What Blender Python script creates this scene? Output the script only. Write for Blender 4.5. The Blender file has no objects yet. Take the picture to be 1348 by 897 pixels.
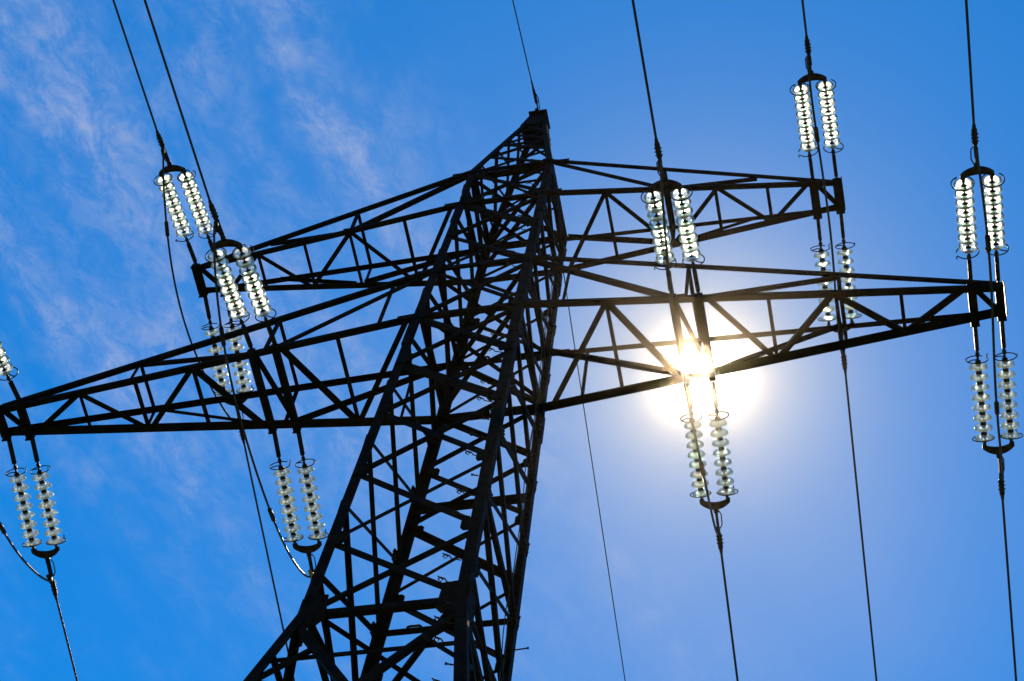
import bpy, bmesh, math, random
from mathutils import Vector, Matrix
random.seed(7)
S = bpy.context.scene
COL = S.collection
R = math.radians
GZ = 1.6                                   # ground lies 1.6 m under the lens

# ------------------------------------------------------------------ helpers
def obj(name, bm, mat, parent=None, smooth=False):
    me = bpy.data.meshes.new(name)
    bm.normal_update()
    bm.to_mesh(me); bm.free()
    if smooth:
        for p in me.polygons: p.use_smooth = True
    me.materials.append(mat)
    o = bpy.data.objects.new(name, me); COL.objects.link(o)
    if parent: o.parent = parent
    return o

def empty(name, loc=(0, 0, 0)):
    o = bpy.data.objects.new(name, None); COL.objects.link(o)
    o.empty_display_size = .3; o.location = loc
    return o

def tag(o, label=None, cat=None, group=None, kind=None):
    if label: o['label'] = label
    if cat: o['category'] = cat
    if group: o['group'] = group
    if kind: o['kind'] = kind
    return o

def prism(bm, sec0, sec1):
    """solid between two matching closed sections"""
    n = len(sec0)
    a = [bm.verts.new(v) for v in sec0]; b = [bm.verts.new(v) for v in sec1]
    for i in range(n):
        j = (i + 1) % n
        bm.faces.new((a[i], a[j], b[j], b[i]))
    bm.faces.new(a[::-1]); bm.faces.new(b)

def loft(bm, secs):
    n = len(secs[0]); rows = [[bm.verts.new(v) for v in s] for s in secs]
    for a, b in zip(rows, rows[1:]):
        for i in range(n):
            j = (i + 1) % n
            bm.faces.new((a[i], a[j], b[j], b[i]))
    bm.faces.new(rows[0][::-1]); bm.faces.new(rows[-1])

def lsec(p, u, v, a, b, t):
    """L section with its corner at p, flange a along u, flange b along v"""
    return [p, p + u * a, p + u * a + v * t, p + u * t + v * t, p + u * t + v * b, p + v * b]

def angle(bm, p0, p1, n, a, b=None, t=.009, flip=False):
    """steel angle bar p0-p1; flat flange centred on the line in the plane with normal n, the other flange along n"""
    p0, p1, n = Vector(p0), Vector(p1), Vector(n)
    b = b or a
    ax = (p1 - p0).normalized(); n = (n - ax * n.dot(ax)).normalized()
    u = ax.cross(n)
    if flip: u = -u
    o = -u * a / 2
    prism(bm, lsec(p0 + o, u, n, a, b, t), lsec(p1 + o, u, n, a, b, t))

def box(bm, c, ex, ey, ez, X=(1, 0, 0), Y=(0, 1, 0), Z=(0, 0, 1), bev=0):
    c, X, Y, Z = Vector(c), Vector(X), Vector(Y), Vector(Z)
    s = [c - Z * ez / 2 + X * ex / 2 * i + Y * ey / 2 * j for i, j in ((-1, -1), (1, -1), (1, 1), (-1, 1))]
    prism(bm, s, [v + Z * ez for v in s])

def tube(bm, pts, r, seg=8, rads=None):
    pts = [Vector(p) for p in pts]; rows = []
    up = None
    for i, p in enumerate(pts):
        d = (pts[min(i + 1, len(pts) - 1)] - pts[max(i - 1, 0)]).normalized()
        if up is None:
            up = Vector((0, 0, 1)) if abs(d.z) < .9 else Vector((1, 0, 0))
        x = d.cross(up).normalized(); up = x.cross(d).normalized()
        rr = rads[i] if rads else r
        rows.append([p + x * math.cos(k * 2 * math.pi / seg) * rr + up * math.sin(k * 2 * math.pi / seg) * rr for k in range(seg)])
    loft(bm, rows)

def lathe_y(bm, prof, seg=24, org=(0, 0, 0), closed=True):
    """revolve (radius, y) round the local Y axis"""
    ox, oy, oz = org; rows = []
    for r, y in prof:
        if r < 1e-6: rows.append([bm.verts.new((ox, oy + y, oz))])
        else: rows.append([bm.verts.new((ox + r * math.cos(2 * math.pi * k / seg), oy + y, oz + r * math.sin(2 * math.pi * k / seg))) for k in range(seg)])
    pairs = list(zip(rows, rows[1:]))
    if closed: pairs.append((rows[-1], rows[0]))
    for a, b in pairs:
        for k in range(seg):
            j = (k + 1) % seg
            if len(a) == 1 and len(b) == 1: break
            if len(a) == 1: bm.faces.new((a[0], b[k], b[j]))
            elif len(b) == 1: bm.faces.new((a[k], b[0], a[j]))
            else: bm.faces.new((a[k], b[k], b[j], a[j]))
    bm.faces.index_update(); bmesh.ops.recalc_face_normals(bm, faces=bm.faces[:])

# ------------------------------------------------------------------ materials
def mat(name):
    m = bpy.data.materials.new(name); m.use_nodes = True
    nt = m.node_tree
    return m, nt, nt.nodes['Principled BSDF'], nt.nodes, nt.links

def noise_mix(nt, scale, c0, c1, lo=.4, hi=.65, detail=5):
    N, L = nt.nodes, nt.links
    tc = N.new('ShaderNodeTexCoord'); n = N.new('ShaderNodeTexNoise'); r = N.new('ShaderNodeValToRGB')
    n.inputs['Scale'].default_value = scale; n.inputs['Detail'].default_value = detail
    r.color_ramp.elements[0].position = lo; r.color_ramp.elements[1].position = hi
    r.color_ramp.elements[0].color = (*c0, 1); r.color_ramp.elements[1].color = (*c1, 1)
    L.new(tc.outputs['Object'], n.inputs['Vector']); L.new(n.outputs['Fac'], r.inputs['Fac'])
    return r.outputs['Color'], n.outputs['Fac']

def steel(name, c0, c1, rough=.55, metal=.0, scale=6, spec=.02):
    m, nt, p, N, L = mat(name)
    c, f = noise_mix(nt, scale, c0, c1)
    L.new(c, p.inputs['Base Color'])
    p.inputs['Roughness'].default_value = rough; p.inputs['Metallic'].default_value = metal; p.inputs['Specular IOR Level'].default_value = spec
    b = N.new('ShaderNodeBump'); b.inputs['Strength'].default_value = .15; b.inputs['Distance'].default_value = .004
    n2 = N.new('ShaderNodeTexNoise'); n2.inputs['Scale'].default_value = 60
    tc = N.new('ShaderNodeTexCoord'); L.new(tc.outputs['Object'], n2.inputs['Vector'])
    L.new(n2.outputs['Fac'], b.inputs['Height']); L.new(b.outputs['Normal'], p.inputs['Normal'])
    return m

M_steel = steel('painted_steel', (.0035, .003, .002), (.009, .0072, .0046), .65)
M_fit = steel('fitting_iron', (.012, .010, .009), (.03, .024, .019), .55, 0, 14)
M_cap = steel('cap_iron', (.012, .011, .010), (.028, .024, .02), .55, 0, 20)
M_wire = steel('aluminium_strand', (.02, .019, .018), (.04, .037, .034), .5, 0, 25)
M_clampy = steel('sunlit_tint_clamp', (.16, .11, .035), (.24, .17, .06), .5, .3, 20)  # yellow base colour in place of sunlight falling on the clamp
M_conc, nt, p, N, L = mat('concrete')
c, f = noise_mix(nt, 3, (.28, .27, .25), (.38, .37, .34)); L.new(c, p.inputs['Base Color']); p.inputs['Roughness'].default_value = .9
M_ground, nt, p, N, L = mat('meadow_grass')
c, f = noise_mix(nt, .35, (.035, .06, .018), (.075, .085, .03), .35, .7, 8); L.new(c, p.inputs['Base Color']); p.inputs['Roughness'].default_value = .95

def glass_mat(name, scatter, tint, clear, trans, rough):
    m = bpy.data.materials.new(name); m.use_nodes = True
    nt = m.node_tree; N, L = nt.nodes, nt.links; N.clear()
    out = N.new('ShaderNodeOutputMaterial')
    tl = N.new('ShaderNodeBsdfTranslucent'); tl.inputs['Color'].default_value = (*scatter, 1)
    rf = N.new('ShaderNodeBsdfRefraction'); rf.inputs['Color'].default_value = (*tint, 1)
    rf.inputs['Roughness'].default_value = rough; rf.inputs['IOR'].default_value = 1.45
    gl = N.new('ShaderNodeBsdfGlossy'); gl.inputs['Roughness'].default_value = .07
    gl.inputs['Color'].default_value = (.95, 1, 1, 1)
    tr = N.new('ShaderNodeBsdfTransparent'); tr.inputs['Color'].default_value = (*[.7 + .3 * t for t in tint], 1)
    fr = N.new('ShaderNodeFresnel'); fr.inputs['IOR'].default_value = 1.5
    a = N.new('ShaderNodeMixShader')                                                    # translucent / refraction
    oi = N.new('ShaderNodeObjectInfo'); mr = N.new('ShaderNodeMapRange'); L.new(oi.outputs['Random'], mr.inputs['Value'])
    mr.inputs['To Min'].default_value = 1 - trans * .75; mr.inputs['To Max'].default_value = 1 - trans * 1.2; L.new(mr.outputs[0], a.inputs['Fac'])
    L.new(tl.outputs[0], a.inputs[1]); L.new(rf.outputs[0], a.inputs[2])
    b = N.new('ShaderNodeMixShader'); b.inputs['Fac'].default_value = clear             # + clear
    L.new(a.outputs[0], b.inputs[1]); L.new(tr.outputs[0], b.inputs[2])
    c = N.new('ShaderNodeMixShader'); L.new(fr.outputs[0], c.inputs['Fac'])
    L.new(b.outputs[0], c.inputs[1]); L.new(gl.outputs[0], c.inputs[2])
    L.new(c.outputs[0], out.inputs['Surface'])
    return m
M_glass = glass_mat('toughened_glass', (1.0, .92, .77), (.80, .98, .97), .22, .52, .16)          # outer dome, the sun's warm glow put into its scatter colour
M_under = glass_mat('clear_glass_underside', (.95, 1.0, .97), (.84, .98, .98), .72, .18, .05)     # clear ribbed underside

# ------------------------------------------------------------------ fitted dimensions
ZL, ZU, ZP = 23.18 + GZ, 27.0 + GZ, 31.54 + GZ          # lower arm, upper arm, peak
HL, HU = 1.407, 1.094                                    # arm heights at the body
WLX, WLY, WUX, WUY = .7064, .7831, .6355, .6429          # half widths of the body
WK = .0202
LT, LM, LU = 6.5, 2.73, 4.683
TL, TU, SP = .2009, .2096, .3243
ZW = 16.5 + GZ                                           # waist, below it the legs flare
FL = .155
def hw(z):
    """half widths (x, y) of the tower body at height z"""
    if z < ZW:
        x, y = hw(ZW); return x + FL * (ZW - z), y + FL * (ZW - z)
    if z < ZL: return WLX + WK * (ZL - z), WLY + WK * (ZL - z)
    if z <= ZU:
        t = (z - ZL) / (ZU - ZL); return WLX + (WUX - WLX) * t, WLY + (WUY - WLY) * t
    if z <= ZU + HU: return WUX, WUY
    t = (z - ZU - HU) / (ZP - ZU - HU)
    return WUX + (.10 - WUX) * t, WUY + (.10 - WUY) * t
def corner(sx, sy, z):
    x, y = hw(z); return Vector((sx * x, sy * y, z))

# ------------------------------------------------------------------ pylon
tower = empty('transmission_tower')
tag(tower, 'dark steel lattice pylon with two crossarm levels rising into the blue sky', 'pylon')
LEVELS = [z + GZ for z in (17.82, 19.24, 20.64, 21.92)]
NODES = [ZW] + LEVELS + [ZL, ZL + HL, 25.8 + GZ, ZU, ZU + HU]
legs = {}
for sx in (-1, 1):
    for sy in (-1, 1):
        bm = bmesh.new(); secs = []
        a = .118
        for z in (.25, ZW - .02, ZL, ZU, ZU + HU + .05):
            p = corner(sx, sy, z); aa = a if z <= ZL else (.108 if z <= ZU else .095)
            if z < 1: aa = .15
            s = lsec(p, Vector((-sx, 0, 0)), Vector((0, -sy, 0)), aa, aa, .016)
            secs.append(s)
        loft(bm, secs)
        bmesh.ops.recalc_face_normals(bm, faces=bm.faces[:])
        legs[sx, sy] = obj('leg', bm, M_steel, tower)
        bm = bmesh.new(); p = corner(sx, sy, 0)
        s = [p + Vector((i * .55, j * .55, -.3)) for i, j in ((-1, -1), (1, -1), (1, 1), (-1, 1))]
        prism(bm, s, [v + Vector((0, 0, .62)) for v in s])
        obj('concrete_footing', bm, M_conc, tower)

jit = lambda: random.uniform(-.0015, .0015)
def face_pt(face, side, z, inset=.0):
    """point on a leg as seen on one face; side = -1/1 along the face"""
    if face[1]: p = corner(side, face[1], z)
    else: p = corner(face[0], side, z)
    return p
def brace(face, s0, z0, s1, z1, size, depth, name='diagonal_brace', par=None):
    n = Vector((-face[0], -face[1], 0))
    p0 = face_pt(face, s0, z0); p1 = face_pt(face, s1, z1)
    d = (p1 - p0).normalized()
    off = n * (depth + jit())
    bm = bmesh.new()
    angle(bm, p0 + off + d * .03, p1 + off - d * .03, n, size, size * .8, .008, flip=random.random() < .5)
    return obj(name, bm, M_steel, par or tower)
FRONT, BACK, LEFTF, RIGHTF = (0, -1), (0, 1), (-1, 0), (1, 0)
for face in (FRONT, BACK):
    for z0, z1 in zip(NODES, NODES[1:]):
        big = .088 if z1 < ZL else .074
        s = 1 if face == FRONT else 1
        brace(face, -s, z1, s, z0, big, .018)              # stout bar falling to the right
        brace(face, s, z1, -s, z0, .052, .032)              # slender bar falling to the left
MID = [ZW] + [(a + b) / 2 for a, b in zip(NODES, NODES[1:])] + [ZU + HU]
for face in (LEFTF, RIGHTF):
    for z0, z1 in zip(MID, MID[1:]):
        brace(face, -1, z1, 1, z0, .07, .019)
        brace(face, 1, z1, -1, z0, .05, .034)
# horizontals
for face, z, sz in ((FRONT, ZW + .02, .085), (BACK, ZW + .02, .09), (BACK, 18.53 + GZ, .10), (BACK, 20.95 + GZ, .10), (FRONT, ZU + HU - .02, .09),
                    (BACK, ZU + HU - .02, .09), (LEFTF, ZL + .06, .09), (RIGHTF, ZL + .06, .09), (LEFTF, ZL + HL, .08), (RIGHTF, ZL + HL, .08),
                    (LEFTF, ZU + .06, .08), (RIGHTF, ZU + .06, .08), (LEFTF, ZU + HU, .08), (RIGHTF, ZU + HU, .08), (LEFTF, ZW, .09), (RIGHTF, ZW, .10), (RIGHTF, 18.7 + GZ, .09)):
    brace(face, -1, z, 1, z, sz, .047, 'horizontal_brace')
# plan bracing across the body
def plan(p0, p1, sz=.06):
    bm = bmesh.new(); d = (p1 - p0).normalized()
    angle(bm, p0 + d * .07, p1 - d * .07, (0, 0, 1), sz, sz, .007); obj('plan_brace', bm, M_steel, tower)
for i, z in enumerate((ZW + .1, ZL + .13, ZL + HL - .09, ZU + .14, ZU + HU - .12)):
    plan(corner(-1, -1, z), corner(1, 1, z)); plan(corner(1, -1, z + .03), corner(-1, 1, z + .03))
# first big panel under the waist (its top shows), and the rest of the base
ZB1, ZB2 = 12.2 + GZ, 6.2 + GZ
for face in (FRONT, BACK, LEFTF, RIGHTF):
    brace(face, -1, ZW - .15, 1, ZB1, .09, .02); brace(face, 1, ZW - .15, -1, ZB1, .075, .036)
    h = 14.6 + GZ
    brace(face, -1, h, 1, h, .075, .05, 'horizontal_brace')
    brace(face, -1, 15.6 + GZ, 1, 15.6 + GZ, .06, .063, 'horizontal_brace')
for face in (FRONT, BACK, LEFTF, RIGHTF):                  # redundant members tying the big diagonals to the legs
    for s in (-1, 1):
        pa, pb = face_pt(face, s, ZW - .15), face_pt(face, -s, ZB1)
        for z, (l0, l1) in ((15.75 + GZ, (15.1 + GZ, 14.6 + GZ)), (14.75 + GZ, (14.0 + GZ, 13.4 + GZ))):
            q = pa.lerp(pb, (pa.z - z) / (pa.z - pb.z)); n = Vector((-face[0], -face[1], 0))
            p = face_pt(face, s, l0); d = (q - p).normalized(); bm = bmesh.new()
            angle(bm, p + n * .028 + d * .04, q + n * .028, n, .05, .04, .007); obj('redundant_brace', bm, M_steel, tower)
bm = bmesh.new()
for face in (FRONT, BACK, LEFTF, RIGHTF):
    n = Vector((-face[0], -face[1], 0))
    for z1, z0 in ((ZB1, ZB2), (ZB2, .5)):
        for s in (-1, 1):
            p0, p1 = face_pt(face, s, z1), face_pt(face, -s, z0); d = (p1 - p0).normalized()
            angle(bm, p0 + n * (.02 + .016 * s + .016) + d * .05, p1 + n * (.02 + .016 * s + .016) - d * .05, n, .11, .09, .009)
        p0, p1 = face_pt(face, -1, z1), face_pt(face, 1, z1)
        angle(bm, p0 + n * .07, p1 + n * .07, n, .09, .08, .009)
obj('base_bracing', bm, M_steel, tower)

# gusset and splice plates, step bolts and pigtail hooks on the legs
def plate(parent, c, X, Y, pts, th=.010, bolts=True):
    """flat plate: outline pts in the (X, Y) frame at c, thickness along the normal, with bolt heads"""
    X, Y = Vector(X).normalized(), Vector(Y).normalized(); Z = X.cross(Y).normalized()
    bm = bmesh.new()
    s = [Vector(c) + X * x + Y * y - Z * th / 2 for x, y in pts]
    prism(bm, s, [v + Z * th for v in s])
    if bolts:
        cx = sum(p[0] for p in pts) / len(pts); cy = sum(p[1] for p in pts) / len(pts)
        for x, y in pts:
            q = Vector(c) + X * (cx + (x - cx) * .68) + Y * (cy + (y - cy) * .68)
            hx = [q + (X * math.cos(k * math.pi / 3) + Y * math.sin(k * math.pi / 3)) * .014 - Z * (th / 2 + .014) for k in range(6)]
            prism(bm, hx, [v + Z * (th + .028) for v in hx])
    bmesh.ops.recalc_face_normals(bm, faces=bm.faces[:])
    return obj('gusset_plate', bm, M_steel, parent)
for (sx, sy), leg in legs.items():
    for z in NODES[1:-1]:
        c = corner(sx, sy, z); k = random.uniform(.85, 1.15)
        h = .11 * k
        plate(leg, c + Vector((-sx * .10, -sy * -.007, 0)), (-sx, 0, 0), (0, 0, 1), ((-.09, -h), (.07, -h), (.105 * k, -h * .5), (.105 * k, h * .6), (.065, h), (-.09, h)))
    for z in MID[1:-1]:
        c = corner(sx, sy, z); k = random.uniform(.85, 1.15); h = .12 * k
        plate(leg, c + Vector((-sx * -.007, -sy * .09, 0)), (0, -sy, 0), (0, 0, 1), ((-.085, -h), (.06, -h), (.10 * k, -h * .5), (.10 * k, h * .6), (.06, h), (-.085, h)))
    # big plates at the waist
    c = corner(sx, sy, ZW)
    plate(leg, c + Vector((-sx * .12, sy * .012, 0)), (-sx, 0, 0), (0, 0, 1), ((-.115, -.29), (.10, -.29), (.16, -.20), (.14, .22), (-.10, .24)), .014)
    plate(leg, c + Vector((sx * .012, -sy * .12, 0)), (0, -sy, 0), (0, 0, 1), ((-.115, -.29), (.10, -.29), (.16, -.20), (.14, .22), (-.10, .24)), .014)
    # splices
    for z in (ZL - .55, ZU - .45):
        bm = bmesh.new(); p0, p1 = corner(sx, sy, z - .3), corner(sx, sy, z + .3); o = Vector((sx * .012, sy * .012, 0))
        loft(bm, [lsec(p + o, Vector((-sx, 0, 0)), Vector((0, -sy, 0)), .108, .108, .011) for p in (p0, p1)])
        bmesh.ops.recalc_face_normals(bm, faces=bm.faces[:]); obj('splice_plate', bm, M_steel, leg)
def step_bolt(leg, p, d, hook, ln=.06):
    bm = bmesh.new(); d = Vector(d).normalized(); up = Vector((0, 0, 1))
    if hook:
        s = p + d * .10
        pts = [p, p + d * .06, s, s + up * .05 + d * .03, s + up * .06 + d * .07, s + up * .02 + d * .09, s - up * .01 + d * .06, s + up * .03 + d * .04, s + up * .07 + d * .10]
        tube(bm, pts, .007, 6)
    else:
        tube(bm, [p, p + d * ln, p + d * (ln + .001), p + d * (ln + .018)], .008, 8, [.008, .008, .014, .014])
    obj('step_bolt', bm, M_fit, leg)
z = 14.6 + GZ; i = 0
while z < ZU + HU:
    step_bolt(legs[1, -1], corner(1, -1, z) + Vector((-.12, -.01, 0)), (-1, -.25, .1), i % 3 != 1)
    if i % 2 == 0: step_bolt(legs[-1, -1], corner(-1, -1, z + .2) + Vector((.0, .1, 0)), (-1, 0, 0), False, .035)
    z += .42; i += 1
step_bolt(legs[1, 1], corner(1, 1, 17.95 + GZ) + Vector((0, -.09, 0)), (1, -.05, 0), False, .16)
# loose earthing lines down the inside of the right face
for k, (dx, dy) in enumerate(((-.05, -.22), (-.04, -.33))):
    bm = bmesh.new(); pts = []
    for j in range(60):
        z = 3 + (ZU - 3) * j / 59; q = corner(1, 1, z)
        pts.append(q + Vector((dx + .015 * math.sin(j * .9 + k), dy + .02 * math.sin(j * 1.7 + k * 2), 0)))
    tube(bm, pts, .006, 6); obj('earthing_cable', bm, M_wire, tower)
# bracket irons with a bent end inside the body
for (p, d) in (((-.40, .80, 20.95 + GZ), (1, 0, 0)), ((-.45, .84, 18.53 + GZ), (1, 0, 0)), ((-.30, -.63, ZU + .05), (1, 0, 0)), ((-.35, .72, ZL + HL + .02), (1, 0, 0))):
    bm = bmesh.new(); p = Vector(p); d = Vector(d); up = Vector((0, 0, 1))
    tube(bm, [p, p + up * .11, p + up * .12 + d * .02, p + up * .12 + d * .13, p + up * .10 + d * .15, p + d * .15], .016, 6)
    obj('bracket', bm, M_fit, tower)

# peak: four converging angles closed by a head plate, with its own lattice
bm = bmesh.new()
for sx in (-1, 1):
    for sy in (-1, 1):
        loft(bm, [lsec(corner(sx, sy, z), Vector((-sx, 0, 0)), Vector((0, -sy, 0)), a, a, .012) for z, a in ((ZU + HU + .06, .088), (ZP - .75, .075), (ZP - .02, .07))])
bmesh.ops.recalc_face_normals(bm, faces=bm.faces[:])
peak = obj('tower_peak', bm, M_steel, tower)
PN = [ZU + HU, 29.05 + GZ, 29.8 + GZ, 30.4 + GZ, 31.0 + GZ]
for fi, face in enumerate((FRONT, BACK, LEFTF, RIGHTF)):
    lv = PN if fi < 2 else [PN[0]] + [(a + b) / 2 for a, b in zip(PN, PN[1:])]
    for z0, z1 in zip(lv, lv[1:]):
        brace(face, -1, z1, 1, z0, .055, .016, 'lattice_bar', peak); brace(face, 1, z1, -1, z0, .042, .028, 'lattice_bar', peak)
    if fi < 2: brace(face, -1, PN[2], 1, PN[2], .05, .04, 'lattice_bar', peak)
    n = Vector((face[0], face[1], 0)); t = Vector((-face[1], face[0], 0))
    c = corner(1, 1, ZP - .33); c = Vector((face[0] * c.x, face[1] * c.y, c.z)) + n * .008
    plate(peak, c, t, (n * -.15 + Vector((0, 0, 1))), ((-.21, -.33), (.21, -.33), (.13, .36), (-.13, .36)), .010)
bm = bmesh.new(); box(bm, (0, 0, ZP + .02), .30, .34, .03); box(bm, (-.02, 0, ZP + .075), .05, .36, .08)
obj('head_plate', bm, M_steel, peak)

# ------------------------------------------------------------------ crossarms
def make_arm(lower, rot):
    z0 = ZL if lower else ZU; h = HL if lower else HU
    L_ = LT if lower else LU; tw = TL if lower else TU
    wx, wy = (WLX, WLY) if lower else (WUX, WUY)
    tx, ty = hw(z0 + h)
    def yb(X): return wy + (tw - wy) * (X - wx) / (L_ - wx)
    def B(X, s): return Vector((X, s * yb(X), z0))
    X1 = L_ - .06                                   # where the top chords land on the bottom chords
    def T(X, s):
        t = (X - tx) / (X1 - tx)
        return Vector((X, s * (ty + (yb(X1) - ty) * t), z0 + h + ((.03 if lower else -.05) - h) * t))
    rotm = Matrix.Rotation(math.pi if rot else 0, 4, 'Z')
    def fin(bm, name, par): 
        bmesh.ops.transform(bm, matrix=rotm, verts=bm.verts[:])
        bmesh.ops.recalc_face_normals(bm, faces=bm.faces[:])
        return obj(name, bm, M_steel, par)
    cs = .125 if lower else .105; ts = .075 if lower else .065
    bm = bmesh.new()
    for s in (-1, 1):
        e = Vector((1, 0, 0))
        # bottom chord starts at the body centre so that it runs through the legs
        p = [Vector((0.004 if True else 0, s * wy, z0)), B(wx, s), B(L_ + .05, s)]
        near = (s < 0) != rot                               # the two chords are of different section
        ca, cb = ((.078, .062) if near else (.125, .11)) if lower else ((.066, .055) if near else (.09, .08))
        sec = lambda q: lsec(q + Vector((0, s * .004, -.07)), Vector((0, -s, 0)), Vector((0, 0, 1)), ca, cb, .012)
        loft(bm, [sec(q) for q in p])
        d = (T(X1, s) - T(tx, s)).normalized()
        angle(bm, T(tx, s) - d * .15 + Vector((0, s * .010, 0)), T(X1, s) + d * .03 + Vector((0, s * .010, 0)), (0, -s, 0), ts, ts * .9, .009, flip=True)
    for s in (-1, 1):                                      # top chord carried through the body
        a = Vector((0.004, s * (ty + .012), z0 + h)); b = T(tx, s) + Vector((-.03, s * .012, 0))
        angle(bm, a, b, (0, -s, 0), ts, ts * .9, .009)
    arm = fin(bm, 'crossarm', tower)
    def bar(p0, p1, n, sz, name, lift=0, ends=.02):
        bm = bmesh.new(); d = (p1 - p0).normalized(); o = Vector(n).normalized() * (lift + jit())
        angle(bm, p0 + o + d * ends, p1 + o - d * ends, n, sz, sz * .8, .007, flip=random.random() < .5)
        fin(bm, name, arm)
    up = Vector((0, 0, 1)); dn = Vector((0, 0, -.055))
    sgn = 1
    if lower:
        zig = [(.80, 1), (1.74, -1), (2.50, 1)], [(3.0, -1), (3.73, 1), (4.52, -1), (5.33, 1), (6.08, -1)]
        struts = (1.74, 3.73, 4.55, 5.33)
        tops = (2.73, 4.6); beams = (LM - SP / 2, LM + SP / 2, L_ - SP, L_)
        hang = 2.6
    else:
        zig = [(.75, 1), (1.47, -1), (2.28, 1), (3.03, -1), (3.72, 1), (4.27, -1)],
        struts = (1.47, 2.30, 3.0, 3.72)
        tops = (2.28,); beams = (L_ - SP, L_); hang = 2.28
    for zz in zig:
        for (xa, sa), (xb, sb) in zip(zz, zz[1:]):
            bar(B(xa, sa) + dn + Vector((0, -sa * .03, 0)), B(xb, sb) + dn + Vector((0, -sb * .03, 0)), up, .072 if lower else .062, 'plan_diagonal', -.012)
    for x in struts:
        bar(B(x, -1) + dn, B(x, 1) + dn, up, .046, 'strut', .004)
    for x in tops:
        bar(T(x, -1), T(x, 1), -up, .05, 'strut', .01)
        for s in (-1, 1): bar(B(x, s), T(x, s), (0, -s, 0), .045, 'strut', .012)
    for s in (-1, 1):
        bar(T(tx - .02, s), B(hang, s), (0, -s, 0), .075, 'side_diagonal', .022)
        if lower:
            bar(B(hang + .35, s), T(4.6, s), (0, -s, 0), .06, 'side_diagonal', .022)
            bar(T(1.2, s), B(1.2, s), (0, -s, 0), .04, 'strut', .034)
        else:
            bar(B(hang + .1, s), T(3.6, s), (0, -s, 0), .055, 'side_diagonal', .022)
        for q, w0, w1, ln in ((T(tx, s), .07, .05, .24), (B(wx, s) + Vector((0, 0, -.01)), .09, .055, .22), (B(hang, s), .06, .06, .12)):
            bm = bmesh.new(); y0 = -s * .0185
            o = [Vector((-.10, y0, -w0)), Vector((ln, y0, -w1)), Vector((ln, y0, w1)), Vector((-.10, y0, w0))]
            prism(bm, [q + v for v in o], [q + v + Vector((0, -s * .009, 0)) for v in o]); fin(bm, 'gusset_plate', arm)
    for x in beams:
        bm = bmesh.new(); y = yb(x) + .02
        zc = z0 - .10
        wv = .095 if (lower and x < 4) else (.105 if lower else .12)
        box(bm, (x, 0, zc), wv, 2 * y, .012)
        for e in (-1, 1): box(bm, (x + e * (wv / 2 - .006), 0, zc + .032), .012, 2 * y, .052)
        for s in (-1, 1): box(bm, (x, s * (y + .01), zc + .01), wv * 1.02, .02, .11)
        fin(bm, 'hanger_beam', arm)
    # bracing between the paired beams
    bar(B(L_ - SP, -1) + dn, B(L_, 1) + dn, up, .06, 'plan_diagonal', .03)
    if lower: bar(B(LM - SP / 2, -1) + dn, B(LM + SP / 2, 1) + dn, up, .06, 'plan_diagonal', .03)
    bm = bmesh.new()                                       # end plate
    box(bm, (L_ + .066, 0, z0 - .01), .012, 2 * tw + .03, .15); fin(bm, 'end_plate', arm)
    return arm
arms = {(lo, r): make_arm(lo, r) for lo in (True, False) for r in (False, True)}

# ------------------------------------------------------------------ insulator sets
LY = 1.734                                               # hanger beam to yoke
def at(bm_fn, name, mat_, par, smooth=False):
    bm = bmesh.new(); bm_fn(bm); bmesh.ops.recalc_face_normals(bm, faces=bm.faces[:]); return obj(name, bm, mat_, par, smooth)
PITCH, Y0 = .1335, .615
def disc_bm(bm):
    prof = [(.030, -.030), (.052, -.030), (.082, -.020), (.104, -.004), (.1135, .016), (.1140, .030), (.109, .036), (.103, .026), (.094, .018),
            (.090, .034), (.084, .036), (.079, .014), (.069, .010), (.066, .030), (.060, .032), (.055, .008), (.040, .004), (.030, .004)]
    lathe_y(bm, prof, 36)
    bm.faces.ensure_lookup_table()
    for f in bm.faces: f.material_index = 0 if f.index // 36 < 6 else 1
def core_bm(bm):
    tube(bm, [(0, Y0 - .10, 0), (0, Y0 + 7 * PITCH + .09, 0)], .011, 8)
    for k in range(8):
        y = Y0 + k * PITCH
        lathe_y(bm, [(0, -.072), (.022, -.072), (.034, -.062), (.038, -.032), (.036, .002), (.018, .012), (0, .012)], 14, (0, y, 0), False)
def ring_bm(bm, gap=.5, tilt=0):
    pts = []
    for k in range(33):
        a = gap + (2 * math.pi - .6) * k / 32
        pts.append((.133 * math.cos(a), tilt * math.sin(a), .133 * math.sin(a)))
    e = Vector(pts[-1]); pts.append(tuple(e + Vector((.012, -.02, .012)))); pts.append(tuple(e * 1.1 + Vector((0, -.045, 0))))
    tube(bm, pts, .0075, 6)
    a0 = gap + math.pi * .85
    tube(bm, [(0, 0, 0), (.07 * math.cos(a0), -.01, .07 * math.sin(a0)), (.133 * math.cos(a0), 0, .133 * math.sin(a0))], .008, 6)
def link_bm(bm):
    for z in (-.017, .017): box(bm, (0, .235, z), .05, .36, .009)
    for y in (.08, .16, .24, .32, .40): tube(bm, [(0, y, -.034), (0, y, .034)], .011, 6)
    tube(bm, [(-.04, 0, 0), (.04, 0, 0)], .02, 8); box(bm, (0, .04, 0), .026, .12, .05)
    tube(bm, [(0, .40, 0), (0, .54, 0)], .016, 8); lathe_y(bm, [(0, -.03), (.026, -.022), (.026, .022), (0, .03)], 10, (0, .47, 0), False)
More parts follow.
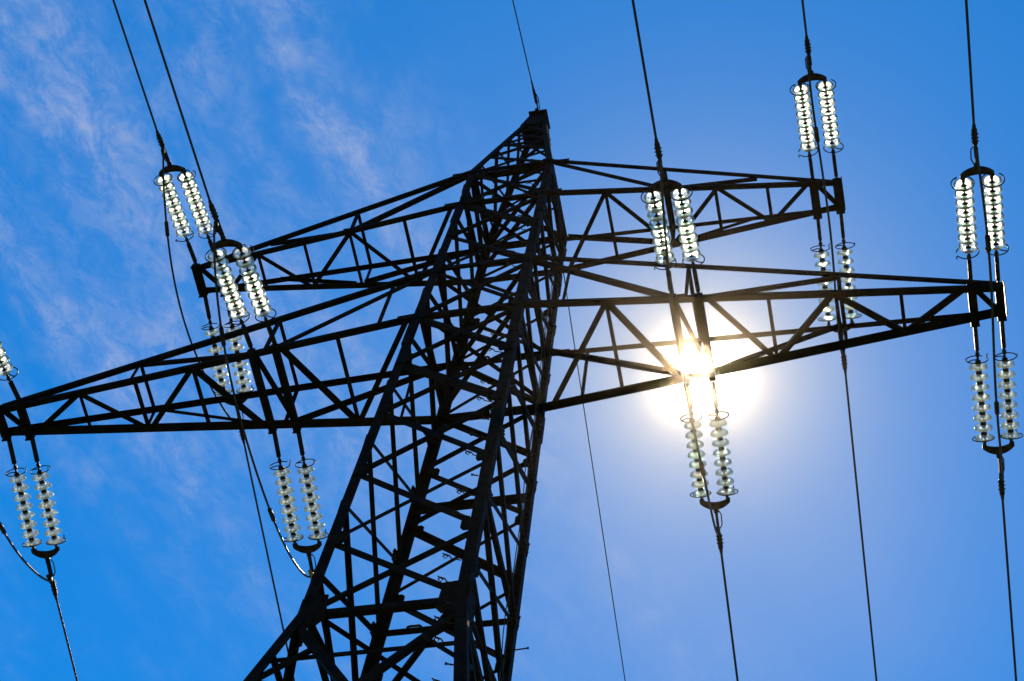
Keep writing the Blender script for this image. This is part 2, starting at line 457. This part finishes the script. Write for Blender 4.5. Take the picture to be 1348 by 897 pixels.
def yoke_bm(bm):
    rows = []
    for k in range(15):
        t = -1 + 2 * k / 14; x = t * .195; y = LY - .055 + .075 * (1 - t * t) ** .9; w = .028 + .018 * (1 - t * t)
        rows.append([Vector((x, y - w, -.022)), Vector((x, y + w, -.022)), Vector((x, y + w, .022)), Vector((x, y - w, .022))])
    loft(bm, rows)
    for s in (-1, 1): tube(bm, [(s * SP / 2, Y0 + 7 * PITCH + .06, 0), (s * SP / 2, LY - .03, 0)], .02, 8); tube(bm, [(s * SP / 2, LY - .05, -.04), (s * SP / 2, LY - .05, .04)], .026, 8)
def turn_bm(bm):
    y = LY + .04
    tube(bm, [(0, y - .05, 0), (0, y + .08, 0)], .022, 8)
    lathe_y(bm, [(0, -.03), (.034, -.02), (.034, .02), (0, .03)], 10, (0, y + .05, 0), False)
    for z in (-.034, .034): box(bm, (0, y + .19, z), .028, .24, .012)
    for yy in (y + .08, y + .30): tube(bm, [(0, yy, -.055), (0, yy, .055)], .015, 8)
    tube(bm, [(.03, y + .06, .03), (.055, y + .12, .04), (.05, y + .26, .04), (.02, y + .31, .03)], .008, 6)
def clamp_bm(bm):
    y = LY + .34
    tube(bm, [(0, y, 0), (0, y + .06, 0), (0, y + .07, 0), (0, y + .27, 0), (0, y + .28, 0), (0, y + .34, 0)], .02, 10, [.022, .024, .034, .033, .025, .019])
    box(bm, (0, y + .03, -.045), .035, .07, .07); tube(bm, [(0, y + .05, -.05), (0, y - .06, -.11)], .026, 8)
    for dy in (.1, .15, .2): tube(bm, [(-.045, y + dy, 0), (.045, y + dy, 0)], .009, 6)
def make_set():
    root = empty('insulator_set')
    for s in (-1, 1):
        ln = at(link_bm, 'extension_link', M_fit, root); ln.location = (s * SP / 2, 0, 0)
        st = at(core_bm, 'insulator_string', M_cap, root, True); st.location = (s * SP / 2, 0, 0)
        if s == -1:
            d0 = at(disc_bm, 'glass_disc', M_glass, st, True)
            r0 = at(lambda b: ring_bm(b, .5), 'arcing_ring', M_fit, st, True)
            r1 = at(lambda b: ring_bm(b, 2.2), 'arcing_ring', M_fit, st, True)
            d0.data.materials.append(M_under)
        for k in range(8):
            d = d0 if (s == -1 and k == 0) else d0.copy()
            if d is not d0: COL.objects.link(d)
            d.parent = st; d.location = (0, Y0 + k * PITCH, 0)
        for q, (r, y) in enumerate(((r0, Y0 - .075), (r1, Y0 + 7 * PITCH + .03))):
            c = r if s == -1 else r.copy()
            if c is not r: COL.objects.link(c)
            c.parent = st; c.location = (.012 * s, y, .012); c.rotation_euler = (.06 * (1 - 2 * q), random.uniform(-.5, .5), 0)
    at(yoke_bm, 'yoke_plate', M_fit, root); at(turn_bm, 'turnbuckle', M_fit, root); at(clamp_bm, 'dead_end_clamp', M_fit, root, True)
    return root
def copy_tree(o, parent=None):
    c = o.copy(); COL.objects.link(c); c.parent = parent
    for ch in [x for x in list(bpy.data.objects) if x.parent == o]: copy_tree(ch, c)
    return c
proto = make_set()
kids = {}
SN, SF, DN, DF, CN, CF, EN, EF = -.249, -.175, .010, -.026, -.176, -.113, .020, -.028
def yarm(X, lower):
    X = abs(X)
    return WLY + (TL - WLY) * (X - WLX) / (LT - WLX) if lower else WUY + (TU - WUY) * (X - WUX) / (LU - WUX)
PH = {'outer right': (LT - SP / 2, True), 'inner right': (LM, True), 'inner left': (-LM, True), 'outer left': (-LT + SP / 2, True),
      'upper right': (LU - SP / 2, False), 'upper left': (-LU + SP / 2, False)}
setlab = {
 ('outer right', -1): 'glowing pair of glass insulator strings above the lower right arm tip at picture right',
 ('outer right', 1): 'pair of teal white glass insulator strings hanging below the long lower right arm tip',
 ('inner right', -1): 'brightest pair of glass insulator strings, just above the sun between the right arms',
 ('inner right', 1): 'pair of glass insulator strings directly below the sun',
 ('inner left', -1): 'pair of glass insulator strings in front of the upper left arm tip',
 ('inner left', 1): 'pale glass insulator strings just left of the tower leg, lower end behind it',
 ('outer left', -1): 'glass insulator set cut off by the left picture edge above the lower left arm tip',
 ('outer left', 1): 'pair of pale glass insulator strings hanging below the lower left arm tip',
 ('upper right', -1): 'glowing pair of glass insulator strings above the upper right arm tip, highest of all',
 ('upper right', 1): 'pale glass insulator strings under the upper right arm tip, crossed by the lower arm',
 ('upper left', -1): 'pair of glowing glass insulator strings in the sky above the upper left arm tip',
 ('upper left', 1): 'pale glass insulator strings under the upper left arm tip, crossed by the lower arm'}
wirelab = {
 ('outer right', -1): 'rightmost thick conductor running up to the top edge from the lower right arm',
 ('outer right', 1): 'rightmost conductor falling to the bottom edge from the lower right arm tip',
 ('inner right', -1): 'conductor running up to the top edge from the brightest strings above the sun',
 ('inner right', 1): 'conductor falling to the bottom edge from the glass strings below the sun',
 ('inner left', -1): 'conductor running from the top edge to the strings in front of the upper left arm',
 ('inner left', 1): 'conductor seen through the tower leg lattice at lower left, from a clamp tinted sunlit yellow',
 ('outer left', -1): 'conductor of the lower left arm tip leaving beyond the left picture edge',
 ('outer left', 1): 'leftmost conductor falling to the bottom left corner from the lower left arm tip',
 ('upper right', -1): 'short visible conductor running up from the highest glass strings at upper right',
 ('upper right', 1): 'conductor falling to the bottom edge from behind the lower right arm',
 ('upper left', -1): 'leftmost conductor at the top edge, ending above the upper left arm tip',
 ('upper left', 1): 'thin conductor left of the tower leg falling from behind the lower left arm'}
jumplab = {'outer right': 'slack jumper cable passing under the lower right arm tip', 'inner right': 'slack jumper cable passing under the lower right arm at the sun',
 'inner left': 'slack jumper cable sweeping under the lower left arm in front of the left strings', 'outer left': 'slack jumper cable curving at the left edge under the lower left arm tip',
 'upper right': 'slack jumper cable passing under the upper right arm tip', 'upper left': 'slack jumper cable bowing left around the upper left arm tip'}
DROP = {'outer right': .62, 'inner right': 1.1, 'inner left': 1.05, 'outer left': .85, 'upper right': .7, 'upper left': .95}
first = True; ends = {}
for ph, (X, lower) in PH.items():
    for sd in (-1, 1):
        A = Vector((X, sd * yarm(X, lower), (ZL if lower else ZU) - .02))
        u = Vector((DN if sd < 0 else DF, sd, SN if sd < 0 else SF)).normalized()
        x = u.cross(Vector((0, 0, 1))).normalized(); z = x.cross(u)
        root = proto if first else copy_tree(proto); first = False
        m = Matrix((x, u, z)).transposed().to_4x4()
        m = m @ Matrix.Rotation(random.uniform(-.04, .04), 4, 'Y')
        root.location = A; root.rotation_euler = m.to_euler()
        tag(root, setlab[ph, sd], 'insulator', 'double glass insulator sets on the crossarms')
        if (ph, sd) == ('inner left', 1):
            for c in bpy.data.objects:
                if c.parent == root and c.name.startswith('dead_end'): yc_ = c
        # conductor
        c = Vector((EN if sd < 0 else EF, sd, CN if sd < 0 else CF)); sl = c.z
        P0 = A + u * (LY + .60)
        pts = []
        for k in range(60):
            s = 250 * (k / 59) ** 1.7
            pts.append(P0 + Vector((c.x * s, sd * s, sl * s - sl / 250 * s * s)))
        bm = bmesh.new(); tube(bm, pts, .0155, 8)
        tag(obj('conductor', bm, M_wire, None, True), wirelab[ph, sd], 'power line', 'conductors of the line')
        ends[ph, sd] = A + u * (LY + .36) + Vector((0, 0, -.08))
    a, b = ends[ph, -1], ends[ph, 1]; D = DROP[ph]
    f = lambda t: a.lerp(b, t) + Vector((.025 * math.sin(t * 7 + X), 0, -D * (1 - (2 * t - 1) ** 2) ** .8))
    bm = bmesh.new(); tube(bm, [f(.5 - .5 * math.cos(math.pi * k / 48)) for k in range(49)], .015, 8)
    j = tag(obj('jumper_cable', bm, M_wire, None, True), jumplab[ph], 'jumper cable', 'slack jumper cables under the arms')
    for t in ((.22, .70) if lower else (.2,)):
        bm = bmesh.new(); tube(bm, [f(t - .022), f(t - .018), f(t + .018), f(t + .022)], .03, 10, [.02, .029, .029, .02]); obj('joint_sleeve', bm, M_fit, j, True)
# one clamp is coloured yellow to stand in for sunlight on it
y2 = yc_.data.copy(); y2.materials[0] = M_clampy; yc_.data = y2; yc_['label'] = 'dead end clamp with sunlit yellow painted in'

# earth wires from the peak
for sd, ex, cz, lab in ((-1, -.012, -.12, 'thin earth wire running up to the top edge from the tower peak'), (1, -.028, -.10, 'thin earth wire falling to the bottom edge right of the tower body')):
    P0 = Vector((0, sd * .17, ZP + .09)); pts = []
    for k in range(60):
        s = 250 * (k / 59) ** 1.7; pts.append(P0 + Vector((ex * s, sd * s, cz * s - cz / 250 * s * s)))
    bm = bmesh.new(); tube(bm, pts, .0095, 8)
    w = tag(obj('earth_wire', bm, M_wire, None, True), lab, 'earth wire', 'earth wires from the peak')
    bm = bmesh.new(); d = Vector((ex, sd, cz))
    tube(bm, [P0 - d * .02, P0 + d * .10, P0 + d * .11, P0 + d * .36, P0 + d * .37, P0 + d * .52], .02, 8, [.012, .012, .026, .022, .018, .012])
    tube(bm, [P0 + Vector((.03, 0, -.02)), P0 + d * .2 + Vector((.05, 0, -.03)), P0 + d * .36], .008, 6)
    obj('dead_end_clamp', bm, M_fit, w, True)

# ------------------------------------------------------------------ ground
bm = bmesh.new(); n = 96; c0 = bm.verts.new((0, 0, 0)); prev = None
for rr in (4, 12, 40, 120, 285):
    ring = [bm.verts.new((rr * math.cos(2 * math.pi * k / n), rr * math.sin(2 * math.pi * k / n), 0)) for k in range(n)]
    for k in range(n):
        j = (k + 1) % n
        if prev is None: bm.faces.new((c0, ring[k], ring[j]))
        else: bm.faces.new((prev[k], ring[k], ring[j], prev[j]))
    prev = ring
tag(obj('ground', bm, M_ground), 'green meadow ground under the pylon', 'ground', kind='structure')

# ------------------------------------------------------------------ camera
cam = bpy.data.cameras.new('camera'); co = bpy.data.objects.new('camera', cam); COL.objects.link(co)
cam.sensor_width = 36; cam.lens = 36 * 2736.887 / 1348; cam.clip_end = 2000; cam.clip_start = .1
r_ = Vector((0.97695903, 0.18758132, 0.10180523)); d_ = Vector((-0.12073797, 0.87908652, -0.46111738)); f_ = Vector((-0.17599261, 0.43820103, 0.8814797))
m = Matrix((r_, -d_, -f_)).transposed().to_4x4(); m.translation = (5.0908, -11.7721, GZ)
co.matrix_world = m; S.camera = co

# ------------------------------------------------------------------ light and sky
def pixdir(x, y):
    return (r_ * ((x - 674) / 2736.887) + d_ * ((y - 448.5) / 2736.887) + f_).normalized()
SUN = pixdir(923, 488)
el = math.asin(SUN.z); az = math.atan2(SUN.x, SUN.y)
sl = bpy.data.lights.new('sun', 'SUN'); sl.energy = 5; sl.angle = R(.53); sl.color = (1, .80, .54)
so = bpy.data.objects.new('sun', sl); COL.objects.link(so)
so.rotation_euler = SUN.to_track_quat('Z', 'Y').to_euler(); so.location = (0, 60, 80)
W = bpy.data.worlds.new('World'); S.world = W; W.use_nodes = True
W.cycles.sampling_method = 'MANUAL'; W.cycles.sample_map_resolution = 2048
N, L = W.node_tree.nodes, W.node_tree.links; N.clear()
out = N.new('ShaderNodeOutputWorld'); bg = N.new('ShaderNodeBackground')
sky = N.new('ShaderNodeTexSky'); sky.sky_type = 'NISHITA'; sky.sun_disc = False
sky.sun_elevation = el; sky.sun_rotation = az; sky.altitude = 200; sky.air_density = 1.0; sky.dust_density = 0; sky.ozone_density = 4.0
hs = N.new('ShaderNodeHueSaturation'); hs.inputs['Saturation'].default_value = 1.40; hs.inputs['Hue'].default_value = .499
L.new(sky.outputs[0], hs.inputs['Color'])
def math_n(op, a, b=None, c=None):
    n = N.new('ShaderNodeMath'); n.operation = op
    for i, v in enumerate((a, b, c)):
        if v is None: continue
        if isinstance(v, (int, float)): n.inputs[i].default_value = v
        else: L.new(v, n.inputs[i])
    return n.outputs[0]
tc = N.new('ShaderNodeTexCoord')
nrm = N.new('ShaderNodeVectorMath'); nrm.operation = 'NORMALIZE'; L.new(tc.outputs['Generated'], nrm.inputs[0])
# the sun's own disc and the bright air round it
dt = N.new('ShaderNodeVectorMath'); dt.operation = 'DOT_PRODUCT'; L.new(nrm.outputs[0], dt.inputs[0]); dt.inputs[1].default_value = SUN
ang = math_n('MULTIPLY', math_n('ARCCOSINE', math_n('MINIMUM', dt.outputs['Value'], .9999999)), 180 / math.pi)
core = math_n('MULTIPLY', math_n('EXPONENT', math_n('MULTIPLY', ang, -1 / 0.25)), 300.)
aur = math_n('DIVIDE', 1.0, math_n('ADD', 1.0, math_n('POWER', math_n('MULTIPLY', ang, 1 / 2.9), 2.25)))
am = N.new('ShaderNodeMix'); am.data_type = 'RGBA'; L.new(aur, am.inputs['Factor'])
# thin cirrus: noise on a flat layer high above
sep = N.new('ShaderNodeSeparateXYZ'); L.new(nrm.outputs[0], sep.inputs[0])
zz = math_n('MAXIMUM', sep.outputs['Z'], .05)
px, py = math_n('DIVIDE', sep.outputs['X'], zz), math_n('DIVIDE', sep.outputs['Y'], zz)
comb = N.new('ShaderNodeCombineXYZ'); L.new(px, comb.inputs[0]); L.new(py, comb.inputs[1])
mp = N.new('ShaderNodeMapping'); mp.vector_type = 'TEXTURE'; mp.inputs['Rotation'].default_value = (0, 0, R(70)); mp.inputs['Scale'].default_value = (1.5, 1, 1)
L.new(comb.outputs[0], mp.inputs['Vector'])
def noise(sc, det, dist=0, rough=.6, seed=0):
    n = N.new('ShaderNodeTexNoise'); n.noise_dimensions = '4D'; n.inputs['W'].default_value = seed
    n.inputs['Scale'].default_value = sc; n.inputs['Detail'].default_value = det
    n.inputs['Distortion'].default_value = dist; n.inputs['Roughness'].default_value = rough
    L.new(mp.outputs[0], n.inputs['Vector']); return n.outputs['Fac']
def ramp(v, lo, hi, a=0., b=1.):
    n = N.new('ShaderNodeMapRange'); n.interpolation_type = 'SMOOTHSTEP'; n.inputs['From Min'].default_value = lo; n.inputs['From Max'].default_value = hi
    n.inputs['To Min'].default_value = a; n.inputs['To Max'].default_value = b
    L.new(v, n.inputs['Value']); return n.outputs[0]
cs_ = N.new('ShaderNodeSeparateXYZ'); L.new(mp.outputs[0], cs_.inputs[0]); q = cs_.outputs['Y']   # across the streaks
big = ramp(noise(15, 5, .3, .6, 2.3), .38, .66); fine = ramp(noise(58, 10, .5, .70, 5.1), .36, .74)
wob = math_n('MULTIPLY', math_n('SUBTRACT', noise(16, 2, 0, .5, 8.), .5), .05)
def streak(c, w):
    e = math_n('DIVIDE', math_n('SUBTRACT', math_n('ADD', q, wob), c), w)
    return math_n('EXPONENT', math_n('MULTIPLY', math_n('MULTIPLY', e, e), -1.))
bands = math_n('ADD', streak(.376, .014), math_n('ADD', streak(.49, .05), streak(.572, .016)))
field = math_n('ADD', math_n('MULTIPLY', big, .55), math_n('MULTIPLY', bands, .55))
west = math_n('MULTIPLY', ramp(q, .27, .40), ramp(py, .47, .62, 1., .30))
cl = math_n('MULTIPLY', math_n('MULTIPLY', field, math_n('ADD', math_n('MULTIPLY', fine, .8), .12)), math_n('MULTIPLY', west, .78))
# pale lobe added below the sun, standing in for its wide glow
dv = N.new('ShaderNodeVectorMath'); dv.operation = 'DOT_PRODUCT'; L.new(nrm.outputs[0], dv.inputs[0]); dv.inputs[1].default_value = pixdir(1000, 740)
va = math_n('DIVIDE', math_n('ARCCOSINE', math_n('MINIMUM', dv.outputs['Value'], .9999999)), R(7.2))
veil = math_n('MULTIPLY', math_n('EXPONENT', math_n('MULTIPLY', math_n('MULTIPLY', va, va), -1.)), ramp(noise(9, 4, .2, .5, 11.), .2, .8, .14, .26))
cl = math_n('ADD', cl, veil)
mix = N.new('ShaderNodeMix'); mix.data_type = 'RGBA'; L.new(cl, mix.inputs['Factor'])
L.new(hs.outputs[0], mix.inputs[6]); mix.inputs[7].default_value = (2.6, 2.9, 4.0, 1)
L.new(mix.outputs[2], am.inputs[6]); am.inputs[7].default_value = (3.85, 4.05, 4.2, 1)
ac = N.new('ShaderNodeVectorMath'); ac.operation = 'SCALE'; ac.inputs[0].default_value = (1.0, .93, .82); L.new(core, ac.inputs['Scale'])
add = N.new('ShaderNodeVectorMath'); add.operation = 'ADD'; L.new(am.outputs[2], add.inputs[0]); L.new(ac.outputs[0], add.inputs[1])
L.new(add.outputs[0], bg.inputs['Color']); bg.inputs['Strength'].default_value = .075
L.new(bg.outputs[0], out.inputs['Surface'])

# haze volume added to bloom the sun's glow over the steel
bm = bmesh.new(); box(bm, (0, 0, 18.2), 640, 640, 38.4)
M_haze = bpy.data.materials.new('bloom_haze'); M_haze.use_nodes = True
nt = M_haze.node_tree; nt.nodes.clear(); o_ = nt.nodes.new('ShaderNodeOutputMaterial'); v_ = nt.nodes.new('ShaderNodeVolumePrincipled')
v_.inputs['Density'].default_value = .0004; v_.inputs['Anisotropy'].default_value = .998; v_.inputs['Color'].default_value = (.22, .19, .15, 1)
nt.links.new(v_.outputs[0], o_.inputs['Volume'])
tag(obj('haze', bm, M_haze), 'faint sunlit haze in the air around the pylon', 'haze', kind='stuff')

# ------------------------------------------------------------------ render settings
S.render.engine = 'CYCLES'
S.cycles.use_denoising = True
S.cycles.max_bounces = 8; S.cycles.transmission_bounces = 6; S.cycles.transparent_max_bounces = 12; S.cycles.volume_bounces = 0
S.cycles.sample_clamp_indirect = 0
S.view_settings.view_transform = 'Standard'; S.view_settings.look = 'None'; S.view_settings.gamma = 1; S.view_settings.exposure = 1.30
